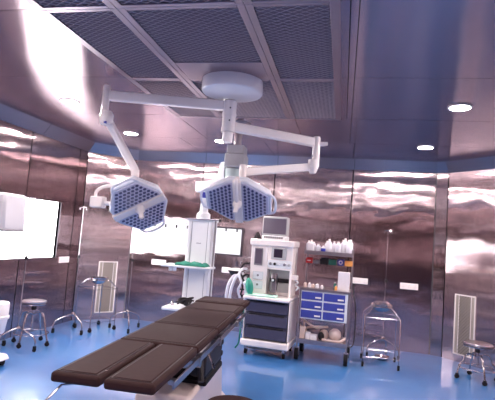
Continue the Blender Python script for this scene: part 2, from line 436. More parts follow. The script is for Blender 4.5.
# ---------------------------------------------------------------- sockets and film viewers
def socket_plate(P, rz, W, label, n):
    t = thing('socket_plate', label, 'socket', P, rz, 'wall socket plates')
    m = MB(); m.bx(-W/2, W/2, -.012, 0, 0, .09); m.build('plate', WHITE, t, bevel=.004)
    for i in range(n):
        x = -W/2+W*(i+.5)/n; q = MB()
        for dx, dz in ((-.012, .035), (.012, .035), (0, .06)): q.lathe([(0, 0), (.0045, 0), (.0045, .002), (0, .002)], seg=8).bm.verts.ensure_lookup_table(); [setattr(v, 'co', Matrix.Translation((x+dx, -.0125, dz)) @ Matrix.Rotation(PI/2, 4, 'X') @ v.co) for v in list(q.bm.verts)[-18:]] if False else None
        q.bm.free(); q = MB()
        for dx, dz in ((-.012, .032), (.012, .032), (0, .058)): q.bx(x+dx-.004, x+dx+.004, -.0135, -.011, dz-.004, dz+.004)
        q.build('socket', GREYP, t, smooth=False)
socket_plate((-2.955, YB-.001, .925), 0, .25, 'white wide socket plate on the back wall under the wide film viewer', 3)
socket_plate((1.0, YB-.001, .905), 0, .255, 'white wide socket plate on the back wall at right beside the pole stand', 3)
socket_plate((.28, YB-.001, .92), 0, .255, 'white wide socket plate on the back wall partly behind the drawer trolley', 3)
socket_plate((-1.80, YB-.001, .90), 0, .14, 'small white socket plate on the back wall behind the breathing hoses', 2)
socket_plate((XL+.001, 6.29, .91), PI/2, .245, 'white wide socket plate on the left wall below the window corner', 3)
def viewer(x0, x1, z0, z1, frame, label, nclips, glow):
    t = thing('film_viewer', label, 'light box', ((x0+x1)/2, YB-.001, z0), 0, 'x-ray film viewers')
    W, H = x1-x0, z1-z0; b = .028
    f = MB(); f.bx(-W/2, W/2, -.05, -.001, 0, b); f.bx(-W/2, W/2, -.05, -.001, H-b, H); f.bx(-W/2, -W/2+b, -.05, -.001, b, H-b); f.bx(W/2-b, W/2, -.05, -.001, b, H-b)
    f.build('frame', frame, t, bevel=.003, seg=1)
    s = MB(); s.bx(-W/2+b, W/2-b, -.042, -.001, b, H-b); s.build('lit_panel', glow, t, smooth=False)
    for i in range(nclips):
        x = -W/2+W*(i+.6)/nclips*1.0-.03
        c = MB(); c.bx(x-.011, x+.011, -.062, -.043, H-.075, H-.020); c.build('film_clip', BLACKP, t, bevel=.002, seg=1)
viewer(-3.14, -2.20, 1.14, 1.63, PEND, 'wide white film viewer glowing on the back wall left of the pendant', 5, VIEWW)
viewer(-2.10, -1.555, 1.175, 1.635, FRAMED, 'black framed film viewer glowing on the back wall right of the pendant', 3, VIEWE)

# ================================================================ SURGICAL LIGHT
MX, MY = -1.035, 3.87
t = thing('surgical_light', 'white ceiling mounted surgical light with two blue honeycomb lamp heads on long arms', 'surgical light', (MX, MY, HC-.02))
SL = t
def part(m, name, mt, bevel=0, parent=None, label=None): return m.build(name, mt, parent or t, bevel, world=(parent is None or parent is t), label=label)
m = MB(); m.lathe([(0, -.105), (.235, -.105), (.25, -.100), (.257, -.090), (.257, 0), (0, 0)], (MX+.055, MY-.175, HC-.02), 48); part(m, 'ceiling_canopy', WHITE)
m = MB(); m.lathe([(.058, -.40), (.06, -.13), (.05, -.12)], (MX, MY, HC-.01), 28)
m.lathe([(.062, -.26), (.0635, -.255), (.0635, -.235), (.062, -.23)], (MX, MY, HC-.01), 28); part(m, 'column', WHITE)
for z in (2.60, 2.49):
    m = MB(); m.ball((MX+.02, MY-.058, z), .007, 8); part(m, 'bolt', BLACKP)
m = MB(); m.lathe([(.044, -.49), (.048, -.40), (.062, -.40), (.062, -.36)], (MX, MY, HC-.01), 24); part(m, 'lower_hub', WHITE)
# left arm
E1 = Vector((-2.075, 3.65, 2.64))
m = MB(); m.beam((MX-.05, MY-.01, 2.63), E1, .065, .085); part(m, 'swing_arm', WHITE, .012)
m = MB(); m.lathe([(.0, .0), (.028, .0), (.032, .01), (.032, .33), (.024, .345), (0, .345)], (E1.x-.03, E1.y, 2.39), 20); m.lathe([(0, 0), (.05, 0), (.058, .02), (.058, .09), (.04, .12), (0, .12)], (E1.x+.0, E1.y-.01, 2.38), 20); part(m, 'elbow_joint', WHITE)
H1 = Vector((-1.775, 3.82, 1.69))    # left head centre
J1 = Vector((-1.86, 3.85, 1.965))
m = MB(); m.beam((E1.x+.01, E1.y, 2.42), (J1.x, J1.y, J1.z+.05), .055, .065, (1, 0, 0)); part(m, 'spring_arm', WHITE, .012)
m = MB(); m.tube([E1+Vector((-.02, -.05, -.245)), E1+Vector((.03, -.055, -.25))], .012, 8); part(m, 'badge', BLUEP)
m = MB(); m.lathe([(.03, -.05), (.036, -.03), (.036, .06), (.02, .07)], J1, 18); part(m, 'head_joint', WHITE)
# right arm
E2 = Vector((-.318, 4.43, 2.45))
m = MB(); m.beam((MX+.03, MY+.04, 2.455), E2, .065, .085); part(m, 'swing_arm', WHITE, .012)
m = MB(); m.lathe([(0, -.25), (.03, -.25), (.036, -.23), (.036, .04), (.03, .055), (0, .055)], (E2.x+.02, E2.y, E2.z+.0), 20); m.lathe([(0, -.30), (.03, -.30), (.05, -.25), (.05, -.17), (0, -.16)], (E2.x-.0, E2.y, E2.z), 20); part(m, 'elbow_joint', WHITE)
J2 = Vector((-.93, 4.12, 2.09))
m = MB(); m.beam((E2.x-.02, E2.y, 2.21), (J2.x+.0, J2.y, J2.z), .05, .075); part(m, 'spring_arm', WHITE, .012)
m = MB(); m.lathe([(0, -.05), (.03, -.05), (.036, -.03), (.036, .05), (.028, .065), (0, .07)], J2, 18); part(m, 'head_joint', WHITE)
m = MB(); m.tube([(E2.x-.01, E2.y-.04, 2.31), (E2.x-.01, E2.y-.045, 2.31)], .01, 8); part(m, 'badge', GREYP)
m = MB(); m.beam((E2.x+.03, E2.y, 2.44), (E2.x+.125, E2.y, 2.44), .03, .03); part(m, 'arm_stub', WHITE, .004)

def lamp_head(center, xdir, ydir, label):
    """octagonal head: local X long way, local Y along the middle bar, local +Z the lit face"""
    X = Vector(xdir).normalized(); Y = Vector(ydir); Y = (Y-X*Y.dot(X)).normalized(); Z = X.cross(Y)
    T = Matrix.Translation(center) @ Matrix((X, Y, Z)).transposed().to_4x4()
    T = T
    h = MB(); oc = [(-.30, -.105), (-.085, -.24), (.085, -.24), (.30, -.105), (.30, .105), (.085, .24), (-.085, .24), (-.30, .105)]
    h.prism(oc, -.05, .0, T); h.prism([(x*.96, y*.96) for x, y in oc][::-1], -.085, -.05, T, 1)
    body = h.build('lamp_head', BEZEL, SL, .012, world=True, label=label)
    def sub(mb, name, mt, bev=0): return mb.build(name, mt, body, bev, world=False)
    iT = SL.matrix_basis.inverted() @ T
    for s in (-1, 1):
        q = MB(); q.prism([(s*.045, -.218), (s*.080, -.218), (s*.275, -.094), (s*.275, .094), (s*.080, .218), (s*.045, .218)][::s], .0, .010, iT); sub(q, 'led_panel', LENSB, .004)
        q = MB()
        for i in range(6):
            for j in range(-6, 7):
                x = .068+i*.035; y = j*.038+(.019 if i % 2 else 0)
                lim = .213-max(0, x-.080)*.64
                if abs(y) > lim-.012: continue
                q.prism([(s*x+.0125*math.cos(a), y+.0155*math.sin(a)) for a in [PI/3*k for k in range(6)]], .010, .0145, iT)
        sub(q, 'lens_cells', LENSD)
        q = MB(); q.curve([(s*.27, -.12, -.01), (s*.325, -.085, .0), (s*.34, 0, .005), (s*.325, .085, .0), (s*.27, .12, -.01)], .011, 8); q.xf(iT); sub(q, 'grip_rail', BEZEL)
    q = MB(); q.prism([(-.036, -.245), (.036, -.245), (.036, .245), (-.036, .245)], -.01, .022, iT); sub(q, 'middle_bar', WHITE, .006)
    q = MB(); q.lathe([(0, 0), (.042, 0), (.045, .02), (.030, .05), (.022, .06), (.020, .115), (.012, .125), (0, .125)], seg=20); q.xf(iT @ Matrix.Translation((0, 0, .02))); sub(q, 'sterile_handle', WHITE)
    return T
TR = lamp_head((-.935, 4.04, 1.805), (1, .05, -.03), (-.03, -.70, .66), 'right lamp head facing forward with its bar upright')
TL = lamp_head(H1, (-.15, -.82, .53), (-.865, -.143, -.486), 'left lamp head tilted with its bar sloping up to the right')
# yokes
m = MB(); m.curve([J2+Vector((0, 0, -.03)), J2+Vector((.0, -.01, -.09)), J2+Vector((.005, -.03, -.13)), TR @ Vector((.0, .24, -.03))], .022, 12); m.curve([TR @ Vector((0, .235, -.02)), TR @ Vector((0, .27, .03)), TR @ Vector((0, .20, .05)), TR @ Vector((0, .05, .05))], .018, 10); part(m, 'yoke', WHITE)
m = MB(); m.curve([J1+Vector((0, 0, -.03)), J1+Vector((.0, .02, -.07)), TL @ Vector((.10, 0, -.12)), TL @ Vector((0, 0, -.08))], .024, 12); part(m, 'yoke', WHITE)
# camera box on the left head
m = MB(); m.box((-2.12, 3.72, 1.705), (.125, .08, .10)); part(m, 'camera_box', WHITE, .012)
m = MB(); m.curve([(-2.15, 3.72, 1.74), (-2.145, 3.72, 1.80), (-2.09, 3.73, 1.842), (-2.0, 3.76, 1.86), (-1.90, 3.84, 1.86), (-1.85, 3.87, 1.87)], .014, 10); m.tube([(-2.06, 3.72, 1.70), (-1.97, 3.75, 1.695)], [.022, .014], 10); part(m, 'camera_bracket', WHITE)

# ================================================================ PENDANT
PX, PY = -1.25, 5.15
t = thing('medical_pendant', 'white medical gas pendant column with shelves hanging from the ceiling behind the table', 'pendant', (PX, PY, HC-.02))
m = MB(); m.lathe([(.045, -.30), (.045, -.02), (.14, 0), (.14, .0)], (PX, PY, HC-.001), 24); part(m, 'ceiling_tube', STEEL)
m = MB(); m.bx(PX-.10, PX+.10, PY-.10, PY+.10, 2.43, 2.53); m.build('tube_collar', GREYP, t, .012, world=True)
m = MB(); m.prism([(PX-.115, PY-.12), (PX+.115, PY-.12), (PX+.115, PY+.12), (PX-.115, PY+.12)], 2.27, 2.43); part(m, 'bearing_housing', GREYP, .015)
m = MB(); m.lathe([(0, 2.03), (.085, 2.03), (.09, 2.06), (.09, 2.26), (0, 2.26)], (PX-.03, PY, 0), 24); part(m, 'swivel_drum', GLASSGREEN)
QX, QY = -1.712, 5.55
m = MB(); m.prism([(PX-.02, PY-.09), (PX-.02, PY+.1), (QX-.06, QY+.09), (QX-.13, QY+.02), (QX-.10, QY-.12)][::-1], 2.01, 2.13); part(m, 'pendant_arm', PEND, .015)
m = MB(); m.prism([(PX-.22, PY+.0), (PX-.11, PY-.06), (PX-.11, PY+.06)], 2.10, 2.34, taper=.6); part(m, 'arm_bracket', PEND, .01)
m = MB(); m.lathe([(.035, 1.93), (.06, 1.96), (.06, 2.01)], (QX, QY, 0), 20); part(m, 'swivel_ring', BLUEP)
m = MB(); m.lathe([(.085, 1.665), (.085, 1.74), (.052, 1.77), (.04, 1.98), (.03, 1.985)], (QX, QY, 0), 24); part(m, 'neck', PEND)
x0, x1, y0, y1 = QX-.155, QX+.155, QY-.10, QY+.12
m = MB(); m.bx(x0+.03, x1-.03, y0, y1, .62, 1.66); part(m, 'column_body', PEND, .01)
for xa, xb in ((x0, x0+.045), (x1-.045, x1)):
    m = MB(); m.bx(xa, xb, y0-.012, y1, .62, 1.655); m.build('side_profile', PEND, t, .008, world=True)
for xx in (x0+.055, x1-.055):
    m = MB(); m.bx(xx-.0025, xx+.0025, y0-.002, y0+.001, .64, 1.64); m.build('profile_groove', GREYTXT, t, world=True, smooth=False)
m = MB(); m.bx(x0-.01, x1+.01, y0-.02, y1+.01, 1.645, 1.672); part(m, 'top_cap', PEND, .006)
m = MB(); m.tube([(x0-.03, y0-.03, 1.665), (x1+.09, y0-.03, 1.672)], .009, 8); part(m, 'top_rail', STEEL)
m = MB(); m.ball((x1+.10, y0-.03, 1.672), .016, 10); part(m, 'rail_knob', BLACKP)
m = MB(); m.tube([(x1+.045, y0-.03, 1.66), (x1+.045, y0-.03, .62)], .011, 8); part(m, 'infusion_pole', GREYD)
# small grey lettering strokes on the front (unreadable in the photograph)
m = MB()
for i, h in enumerate((.010, .013, .010, .010, .012)): m.bx(QX-.03+i*.012, QX-.022+i*.012, y0-.003, y0-.0005, 1.372, 1.372+h)
m.build('maker_mark', GREYTXT, t, world=True, smooth=False)
sh1 = MB(); sh1.bx(QX-.35, QX+.24, y0-.30, y0-.012, 1.085, 1.112); s1 = sh1.build('upper_shelf', PEND, t, .01, world=True)
m = MB()
for xx in (-.24, -.19): m.lathe([(.018, -.045), (.022, -.04), (.022, 0), (.012, 0)], (QX+xx, y0-.25, 1.085), 12)
m.build('shelf_socket', PEND, t, world=True)
m = MB(); m.lathe([(.014, -.05), (.02, -.03), (.02, 0), (.012, 0)], (QX+.19, y0-.25, 1.085), 12); m.build('shelf_socket', PEND, t, world=True)
m = MB(); m.bx(QX-.27, QX+.2, y0-.36, y0-.012, .60, .635); part(m, 'lower_shelf', PEND, .01)
m = MB(); m.bx(x0+.0, x1-.0, y0, y1, .58, .62); part(m, 'bottom_plate', PEND, .006)
# folded green cloth on the upper shelf
def cloth(nm, cx, cy, z, W, D, H, mt, label, cat, seed=1, rz=0):
    rnd = random.Random(seed); m = MB(); n = 12; k = 8; top = []
    for j in range(k+1):
        for i in range(n+1):
            x = (i/n-.5)*W; y = (j/k-.5)*D
            e = min(1, 6*min(i/n, 1-i/n, j/k, 1-j/k)+.25)
            top.append(Vector((x+rnd.uniform(-.006, .006), y+rnd.uniform(-.006, .006), H*e*(.75+.25*math.sin(i*1.3+j*.9))+rnd.uniform(0, .006))))
    v = [m.bm.verts.new(p) for p in top]; b = [m.bm.verts.new((p.x, p.y, 0)) for p in top]
    for j in range(k):
        for i in range(n):
            a = j*(n+1)+i; q = (a, a+1, a+n+2, a+n+1); m.bm.faces.new([v[c] for c in q]); m.bm.faces.new([b[c] for c in q[::-1]])
    for i in range(n):
        m.bm.faces.new((b[i], b[i+1], v[i+1], v[i])); a = k*(n+1)+i; m.bm.faces.new((v[a], v[a+1], b[a+1], b[a]))
    for j in range(k):
        a = j*(n+1); m.bm.faces.new((v[a], v[a+n+1], b[a+n+1], b[a])); a += n; m.bm.faces.new((b[a], b[a+n+1], v[a+n+1], v[a]))
    o = m.build(nm, mt); o.location = (cx, cy, z); o.rotation_euler.z = rz
    return tag(o, label, cat)
cloth('folded_cloth', QX+.0, y0-.18, 1.113, .36, .22, .045, CLOTHG, 'folded dark green cloth lying on the upper shelf of the pendant', 'cloth')
# things on the lower shelf
m = MB()
rnd = random.Random(3)
for i in range(7):
    pts = [(rnd.uniform(-.10, .10), rnd.uniform(-.06, .06), .012+rnd.uniform(0, .09)) for _ in range(5)]
    m.curve(pts, .010, 8, 6)
o = m.build('coiled_cable', BLACKP); o.location = (QX-.05, y0-.2, .64); tag(o, 'tangled black cable heaped on the lower shelf of the pendant', 'cable')
m = MB(); m.lathe([(0, 0), (.02, 0), (.024, .03), (.012, .045), (.012, .06), (0, .062)], seg=14); o = m.build('glass_vial', CHROME); o.location = (QX-.20, y0-.2, .636); tag(o, 'small shiny vial on the lower pendant shelf left of the cable', 'vial')

# ================================================================ OPERATING TABLE
t = thing('operating_table', 'long operating table with dark brown padded sections and steel side rails', 'operating table', (-1.135, 3.48, 0), math.radians(3.0))
TB = t
ZT = .80; TH = .056; HW = .262
def pad(x0, x1, y0, y1, zt=ZT, name='pad', label=None):
    m = MB(); m.bx(x0, x1, y0, y1, zt-TH, zt-.006); p = m.build(name, PAD, TB, .016, seg=3, label=label)
    m = MB(); m.bx(x0+.03, x1-.03, y0+.03, y1-.03, zt-.012, zt); m.build('stitched_top', PAD, p, .008, seg=3)
    m = MB(); m.tube([(x0+.026, y0+.026, zt-.006), (x1-.026, y0+.026, zt-.006), (x1-.026, y1-.026, zt-.006), (x0+.026, y1-.026, zt-.006), (x0+.026, y0+.026, zt-.006)], .004, 6); m.build('piping', PADW, p)
pad(-HW, -.012, -1.43, -.665, name='leg_pad', label='left leg pad'); pad(.012, HW, -1.44, -.665, name='leg_pad', label='right leg pad')
pad(-HW, HW, -.65, -.04, name='seat_pad'); pad(-HW, HW, -.03, .735, name='back_pad'); pad(-HW, HW, .745, 1.20, name='shoulder_pad'); pad(-HW, HW, 1.21, 1.60, ZT+.012, name='head_pad')
m = MB()
for a, b in ((-1.20, -.67), (-.65, -.05), (-.03, .73), (.75, 1.40)): 
    m.bx(-HW+.06, HW-.06, a, b, ZT-TH-.028, ZT-TH)
m.build('top_frame', STEEL, t, .004)
for s in (-1, 1):
    for a, b in ((-1.18, -.66), (-.63, -.06), (-.02, .72), (.76, 1.25)):
        m = MB(); m.bx(s*(HW+.012)-.006, s*(HW+.012)+.006, a, b, ZT-TH-.045, ZT-TH-.008); r = m.build('side_rail', STEEL, t, .002)
        for k in (0.12, .88):
            m = MB(); m.bx(min(s*(HW-.03), s*(HW+.006)), max(s*(HW-.03), s*(HW+.006)), a+(b-a)*k-.02, a+(b-a)*k+.02, ZT-TH-.04, ZT-TH-.012)
            m.build('rail_spacer', STEEL, r, .002)
    for yj in (-.65, -.035, .74):
        m = MB(); m.tube([(s*(HW-.055), yj, ZT-TH-.045), (s*(HW+.022), yj, ZT-TH-.045)], .028, 14); m.build('hinge', STEEL, t)
m = MB(); m.bx(-.235, .235, -.62, .70, ZT-TH-.10, ZT-TH-.028); m.build('tilt_frame', STEEL, t, .01)
m = MB(); m.bx(.13, .24, -.30, .25, .50, .66); m.bx(.10, .22, -.24, .20, .60, .69); m.build('tilt_mechanism', BLACKP, t, .02)
m = MB()
for i in range(6):   # rubber bellows of the lifting column
    z = .43+i*.045; k = .0 if i % 2 else .018
    m.box((.04, .10, z), (.36+k, .56+k, .045), None)
m.build('column_bellows', RUBBER, t, .012)
m = MB(); m.tube([(.20, -.30, .62), (.235, -.38, .50)], .022, 12); m.build('actuator', BLACKP, t)
m = MB(); m.tube([(HW+.02, -.42, .70), (HW+.045, -.39, .63)], .006, 8); m.tube([(HW+.045, -.39, .63), (HW+.055, -.38, .60)], .010, 8); m.build('release_lever', CHROME, t)
m = MB(); m.box((0, .06, .24), (.42, 1.12, .36), None, .9, .96); b_ = m.build('column_housing', BEIGE, t, .03, seg=3)
m = MB(); m.prism([(-.22, -.66), (.22, -.66), (.25, -.58), (.25, .66), (.20, .76), (-.20, .76), (-.25, .66), (-.25, -.58)], .025, .10, taper=.95); m.build('base', BEIGE, t, .015, seg=3)
for x, y in ((-.18, -.55), (.18, -.55), (-.18, .6), (.18, .6)):
    m = MB(); m.tube([(x-.018, y, .028), (x+.018, y, .028)], .028, 16); m.build('caster', RUBBER, t)
m = MB(); m.tube([(-.16, -1.34, ZT-TH-.02), (-.235, -1.36, ZT-TH-.03), (-.30, -1.52, .60)], .006, 8); m.tube([(-.30, -1.52, .60), (-.25, -1.54, .595)], .008, 8); m.build('leg_release_rod', CHROME, t)
m = MB(); m.tube([(.20, -1.40, .69), (.20, -1.42, .60)], .007, 8); m.build('leg_release_rod', CHROME, t)

# ================================================================ ANAESTHESIA MACHINE
t = thing('anaesthesia_machine', 'white anaesthesia workstation with dark lower drawers beside the operating table', 'medical machine', (-.875, 6.26, 0), math.radians(-4.5))
AM = t
def P_(m, n, mt, bev=0, par=None, lab=None, smooth=True): return m.build(n, mt, par or AM, bev, label=lab, smooth=smooth)
F = -.30   # front plane
b = MB(); b.prism([(-.315, F-.03), (.315, F-.03), (.315, .30), (-.315, .30)], .115, .20); P_(b, 'base', WHITE, .015)
for x in (-.25, .25):
    for y in (-.25, .22):
        m = MB(); m.tube([(x-.014, y, .042), (x+.014, y, .042)], .042, 16); c = P_(m, 'caster', RUBBER)
        m = MB(); m.bx(x-.022, x+.022, y-.03, y+.03, .06, .115); P_(m, 'caster_fork', CHROME, .006, c)
m = MB(); m.bx(-.22, .22, F+.05, .2, .07, .115); P_(m, 'undertray', GREYD, .005)
m = MB(); m.bx(-.30, -.285, F+.01, .28, .20, .71); m.bx(.285, .30, F+.01, .28, .20, .71); m.bx(-.285, .285, .0, .28, .20, .71); P_(m, 'cabinet', WHITE, .004)
for z0, z1 in ((.215, .375), (.385, .54), (.55, .70)):
    m = MB(); m.bx(-.275, .275, F, -.01, z0, z1-.03); m.bx(-.275, .275, F+.018, -.01, z1-.03, z1); d = P_(m, 'drawer', DRAWG, .004)
    m = MB(); m.bx(-.23, .23, F+.002, F+.018, z1-.028, z1-.006); P_(m, 'drawer_handle', BLACKP, .004, d)
m = MB(); m.prism([(-.30, F-.10), (.30, F-.10), (.31, .29), (-.31, .29)], .715, .755); P_(m, 'work_surface', WHITE, .012)
m = MB(); m.bx(-.27, .12, F-.09, F+.09, .755, .775); P_(m, 'worktop_mat', MINT, .004)
m = MB(); m.bx(-.285, -.055, -.20, .16, .755, 1.40); m.bx(-.055, .275, -.06, .16, .755, 1.40); m.bx(-.055, .275, -.20, -.06, 1.10, 1.40); P_(m, 'upper_body', WHITE, .008)
m = MB(); m.bx(.245, .275, -.20, -.06, .755, 1.10); P_(m, 'upper_side', WHITE, .004)
m = MB(); m.prism([(-.30, -.24), (.29, -.24), (.29, .18), (-.30, .18)], 1.40, 1.485); P_(m, 'top_hood', WHITE, .014)
m = MB(); m.bx(-.05, .25, -.064, -.058, .80, 1.09); P_(m, 'recess_panel', GREYP, 0, smooth=False)
m = MB(); m.bx(-.235, -.125, -.212, -.198, 1.14, 1.365); q = P_(m, 'flowmeter_bezel', GREYD, .004)
m = MB(); m.bx(-.222, -.138, -.216, -.211, 1.16, 1.35); P_(m, 'flowmeter_glass', SCREEN, 0, q)
m = MB(); m.bx(-.01, .19, -.215, -.198, 1.235, 1.385); q = P_(m, 'ventilator_bezel', GREYP, .006)
m = MB(); m.bx(.025, .14, -.219, -.214, 1.26, 1.37); P_(m, 'ventilator_screen', SCREEND, 0, q)
m = MB(); m.bx(-.05, .265, -.209, -.199, 1.125, 1.225); P_(m, 'knob_panel', PEND, .004)
for i, x in enumerate((-.015, .045, .10, .175, .235)):
    m = MB(); m.lathe([(0, 0), (.019, 0), (.019, .012), (.013, .022), (0, .022)], seg=16); m.xf(Matrix.Translation((x, -.209, 1.175)) @ Matrix.Rotation(PI/2, 4, 'X')); P_(m, 'knob', (GREYD, BLACKP, PEND, GREYD, GREYP)[i], 0, lab=('dark grey knob', 'black knob', 'white knob', 'dark grey knob', 'light grey knob')[i])
for z in (.955, .835):
    m = MB(); m.bx(-.24, -.10, -.214, -.199, z, z+.105); q = P_(m, 'gauge_box', PEND, .006)
    m = MB(); m.lathe([(0, 0), (.014, 0), (.014, .006), (0, .006)], seg=14); m.xf(Matrix.Translation((-.17, -.214, z+.055)) @ Matrix.Rotation(PI/2, 4, 'X')); P_(m, 'dial', GREYD, 0, q)
    m = MB(); f4 = [(-.235, z+.004), (-.105, z+.004), (-.105, z+.101), (-.235, z+.101), (-.235, z+.004)]; m.tube([(x, -.215, zz) for x, zz in f4], .002, 4); P_(m, 'gauge_outline', GREYP, 0, q)
m = MB(); m.bx(-.03, .24, -.10, -.064, .93, .985); P_(m, 'mounting_bar', BLACKP, .004)
m = MB(); m.prism([(.0, -.20), (.08, -.20), (.08, -.09), (.0, -.09)], .80, 1.05, taper=.86); v_ = P_(m, 'vaporiser', STEEL, .012)
m = MB(); m.lathe([(0, 0), (.028, 0), (.028, .02), (.018, .03), (0, .03)], seg=20); m.xf(Matrix.Translation((.037, -.192, .965)) @ Matrix.Rotation(PI/2, 4, 'X')); P_(m, 'vaporiser_dial', BLACKP, 0, v_)
m = MB(); m.lathe([(0, 0), (.016, 0), (.016, .005), (0, .005)], seg=16); m.xf(Matrix.Translation((.037, -.222, .965)) @ Matrix.Rotation(PI/2, 4, 'X')); P_(m, 'dial_cap', PEND, 0, v_)
m = MB(); m.tube([(.0, -.20, .775), (.09, -.20, .775)], .012, 10); m.tube([(.045, -.24, .775), (.045, -.16, .775)], .012, 10); P_(m, 'outlet_fitting', GREYD)
m = MB(); m.tube([(-.305, F+.02, .30), (-.325, F, .32), (-.325, F, .62), (-.305, F+.02, .64)], .008, 8); P_(m, 'side_handle', CHROME)
m = MB(); m.bx(.275, .35, -.18, -.10, .99, 1.05); P_(m, 'bag_mount_block', WHITE, .006)
m = MB(); m.curve([(.32, -.15, .99), (.36, -.17, .96), (.33, -.18, .93), (.37, -.19, .90), (.34, -.19, .86)], .012, 8); P_(m, 'coiled_tube', GREYP)
# circle absorber on the left side
m = MB(); m.bx(-.42, -.315, -.12, -.02, .90, .97); m.tube([(-.37, -.07, .80), (-.37, -.07, .92)], .02, 12); P_(m, 'absorber_bracket', BLACKP, .004)
m = MB(); m.lathe([(0, 0), (.05, 0), (.05, .035), (0, .035)], (-.385, -.14, .70), 20); m.lathe([(0, 0), (.05, 0), (.05, .03), (0, .03)], (-.385, -.14, .875), 20); m.lathe([(0, 0), (.05, 0), (.05, .02), (0, .02)], (-.385, -.14, .79), 20); ab = P_(m, 'absorber_cap', BLACKP)
m = MB(); m.lathe([(0, 0), (.044, 0), (.044, .14), (0, .14)], (-.385, -.14, .735), 20); P_(m, 'absorber_canister', PINK, 0, lab='pink filled canister')
m = MB(); m.lathe([(0, .0), (.07, .01), (.10, .05), (.11, .07), (.0, .075)], (-.47, -.22, .97), 20, 1, .8); P_(m, 'bellows_base', BLACKP)
m = MB(); m.lathe([(0, .0), (.10, .0), (.085, .02), (.04, .03), (0, .03)], (-.47, -.22, 1.045), 20, 1, .8); P_(m, 'bellows_cover', WHITE)
m = MB()
for i, x in enumerate((-.50, -.465, -.43, -.40, -.37)): m.tube([(x-.02, -.22, 1.06), (x-.02+(.012 if i % 2 else -.008), -.23, 1.17)], .004, 6)
m.tube([(-.42, -.2, 1.17), (-.36, -.15, 1.225), (-.31, -.12, 1.23)], .008, 8); P_(m, 'gas_fitting', CHROME)
m = MB()
for p, q in (((-.33, -.16, 1.0), (-.36, -.2, .93)), ((-.35, -.2, 1.03), (-.30, -.16, 1.06)), ((-.41, -.2, .96), (-.34, -.2, .95)), ((-.40, -.18, 1.04), (-.39, -.18, .93))): m.tube([p, q], .012, 8)
P_(m, 'valve_pipe', GREYD)
for pts in ([(-.40, -.24, 1.0), (-.47, -.28, .98), (-.53, -.30, .88), (-.555, -.30, .74), (-.55, -.28, .62)],
            [(-.36, -.24, 1.02), (-.43, -.30, .98), (-.48, -.31, .86), (-.50, -.31, .74), (-.50, -.30, .62)],
            [(-.34, -.20, .96), (-.33, -.26, .93), (-.30, -.30, .85), (-.29, -.30, .72), (-.32, -.28, .64)]):
    m = MB(); m.curve(pts, .0195, 10, 10); P_(m, 'breathing_hose', HOSE)
for i, (pts, rr, mt_, lb_) in enumerate((([(-.33, -.20, 1.08), (-.38, -.26, 1.07), (-.40, -.30, 1.0), (-.36, -.31, .90), (-.40, -.29, .80), (-.38, -.26, .70)], .017, HOSE, 'white corrugated hose'),
        ([(-.31, -.18, 1.15), (-.36, -.24, 1.14), (-.40, -.26, 1.05), (-.35, -.30, .96), (-.31, -.30, .90)], .012, BLACKP, 'black hose'),
        ([(-.31, -.10, .98), (-.34, -.20, 1.0), (-.37, -.29, .93), (-.34, -.31, .84), (-.37, -.27, .74)], .012, BLACKP, 'black hose'),
        ([(-.31, .0, .60), (-.36, -.1, .5), (-.37, -.15, .3), (-.39, -.12, .10), (-.44, -.1, .016)], .011, CLOTHG, 'green gas hose hanging to the floor'))):
    m = MB(); m.curve(pts, rr, 10, 8); P_(m, 'breathing_hose' if i < 3 else 'gas_hose', mt_, 0, lab=lb_)
m = MB(); m.ball((0, 0, 0), 1, 14, (.05, .04, .115)); m.xf(Matrix.Translation((-.235, -.35, .865)) @ Matrix.Rotation(-.18, 4, 'Y')); P_(m, 'reservoir_bag', BAGG, 0, lab='green rubber bag')
m = MB(); m.ball((-.305, -.32, .90), .028, 12); m.tube([(-.305, -.32, .90), (-.29, -.33, .80)], .016, 8); P_(m, 'mask_elbow', HOSE)
# monitor on top
t = thing('patient_monitor', 'grey screened monitor standing on top of the anaesthesia workstation', 'monitor', (-.885, 6.22, 1.486), math.radians(-4.5))
m = MB(); m.bx(-.16, .16, -.12, .14, 0, .055); P_(m, 'base', PEND, .008, t)
m = MB()
for i in range(9): m.bx(-.13+i*.029, -.108+i*.029, -.126, -.119, .018, .042)
P_(m, 'keys', GREYD, 0, t, smooth=False)
m = MB(); m.prism([(-.17, -.09), (.17, -.09), (.15, .16), (-.15, .16)], .06, .31, taper=.985); P_(m, 'housing', GREYP, .01, t)
m = MB(); m.bx(-.155, .155, -.096, -.088, .078, .285); P_(m, 'screen', SCREEN, .003, t)
m = MB(); m.tube([(0, 0, .05), (0, 0, .07)], .05, 12); P_(m, 'foot', PEND, 0, t)
m = MB(); m.lathe([(0, 0), (.05, 0), (.048, .02), (.02, .075), (.012, .09), (0, .092)], seg=4); o = m.build('black_transducer_holder', BLACKP); o.location = (-1.115, 6.13, 1.486)
tag(o, 'small black pointed holder on the workstation top left of the monitor', 'holder')
m = MB(); m.curve([(-.03, .02, .004), (-.02, .03, .08), (.0, .04, .12), (.012, .05, .09), (.016, .06, .004)], .004, 6); o = m.build('monitor_cable', GREYD); o.location = (-1.10, 6.20, 1.486); tag(o, 'thin looped cable behind the black holder on the workstation top', 'cable')

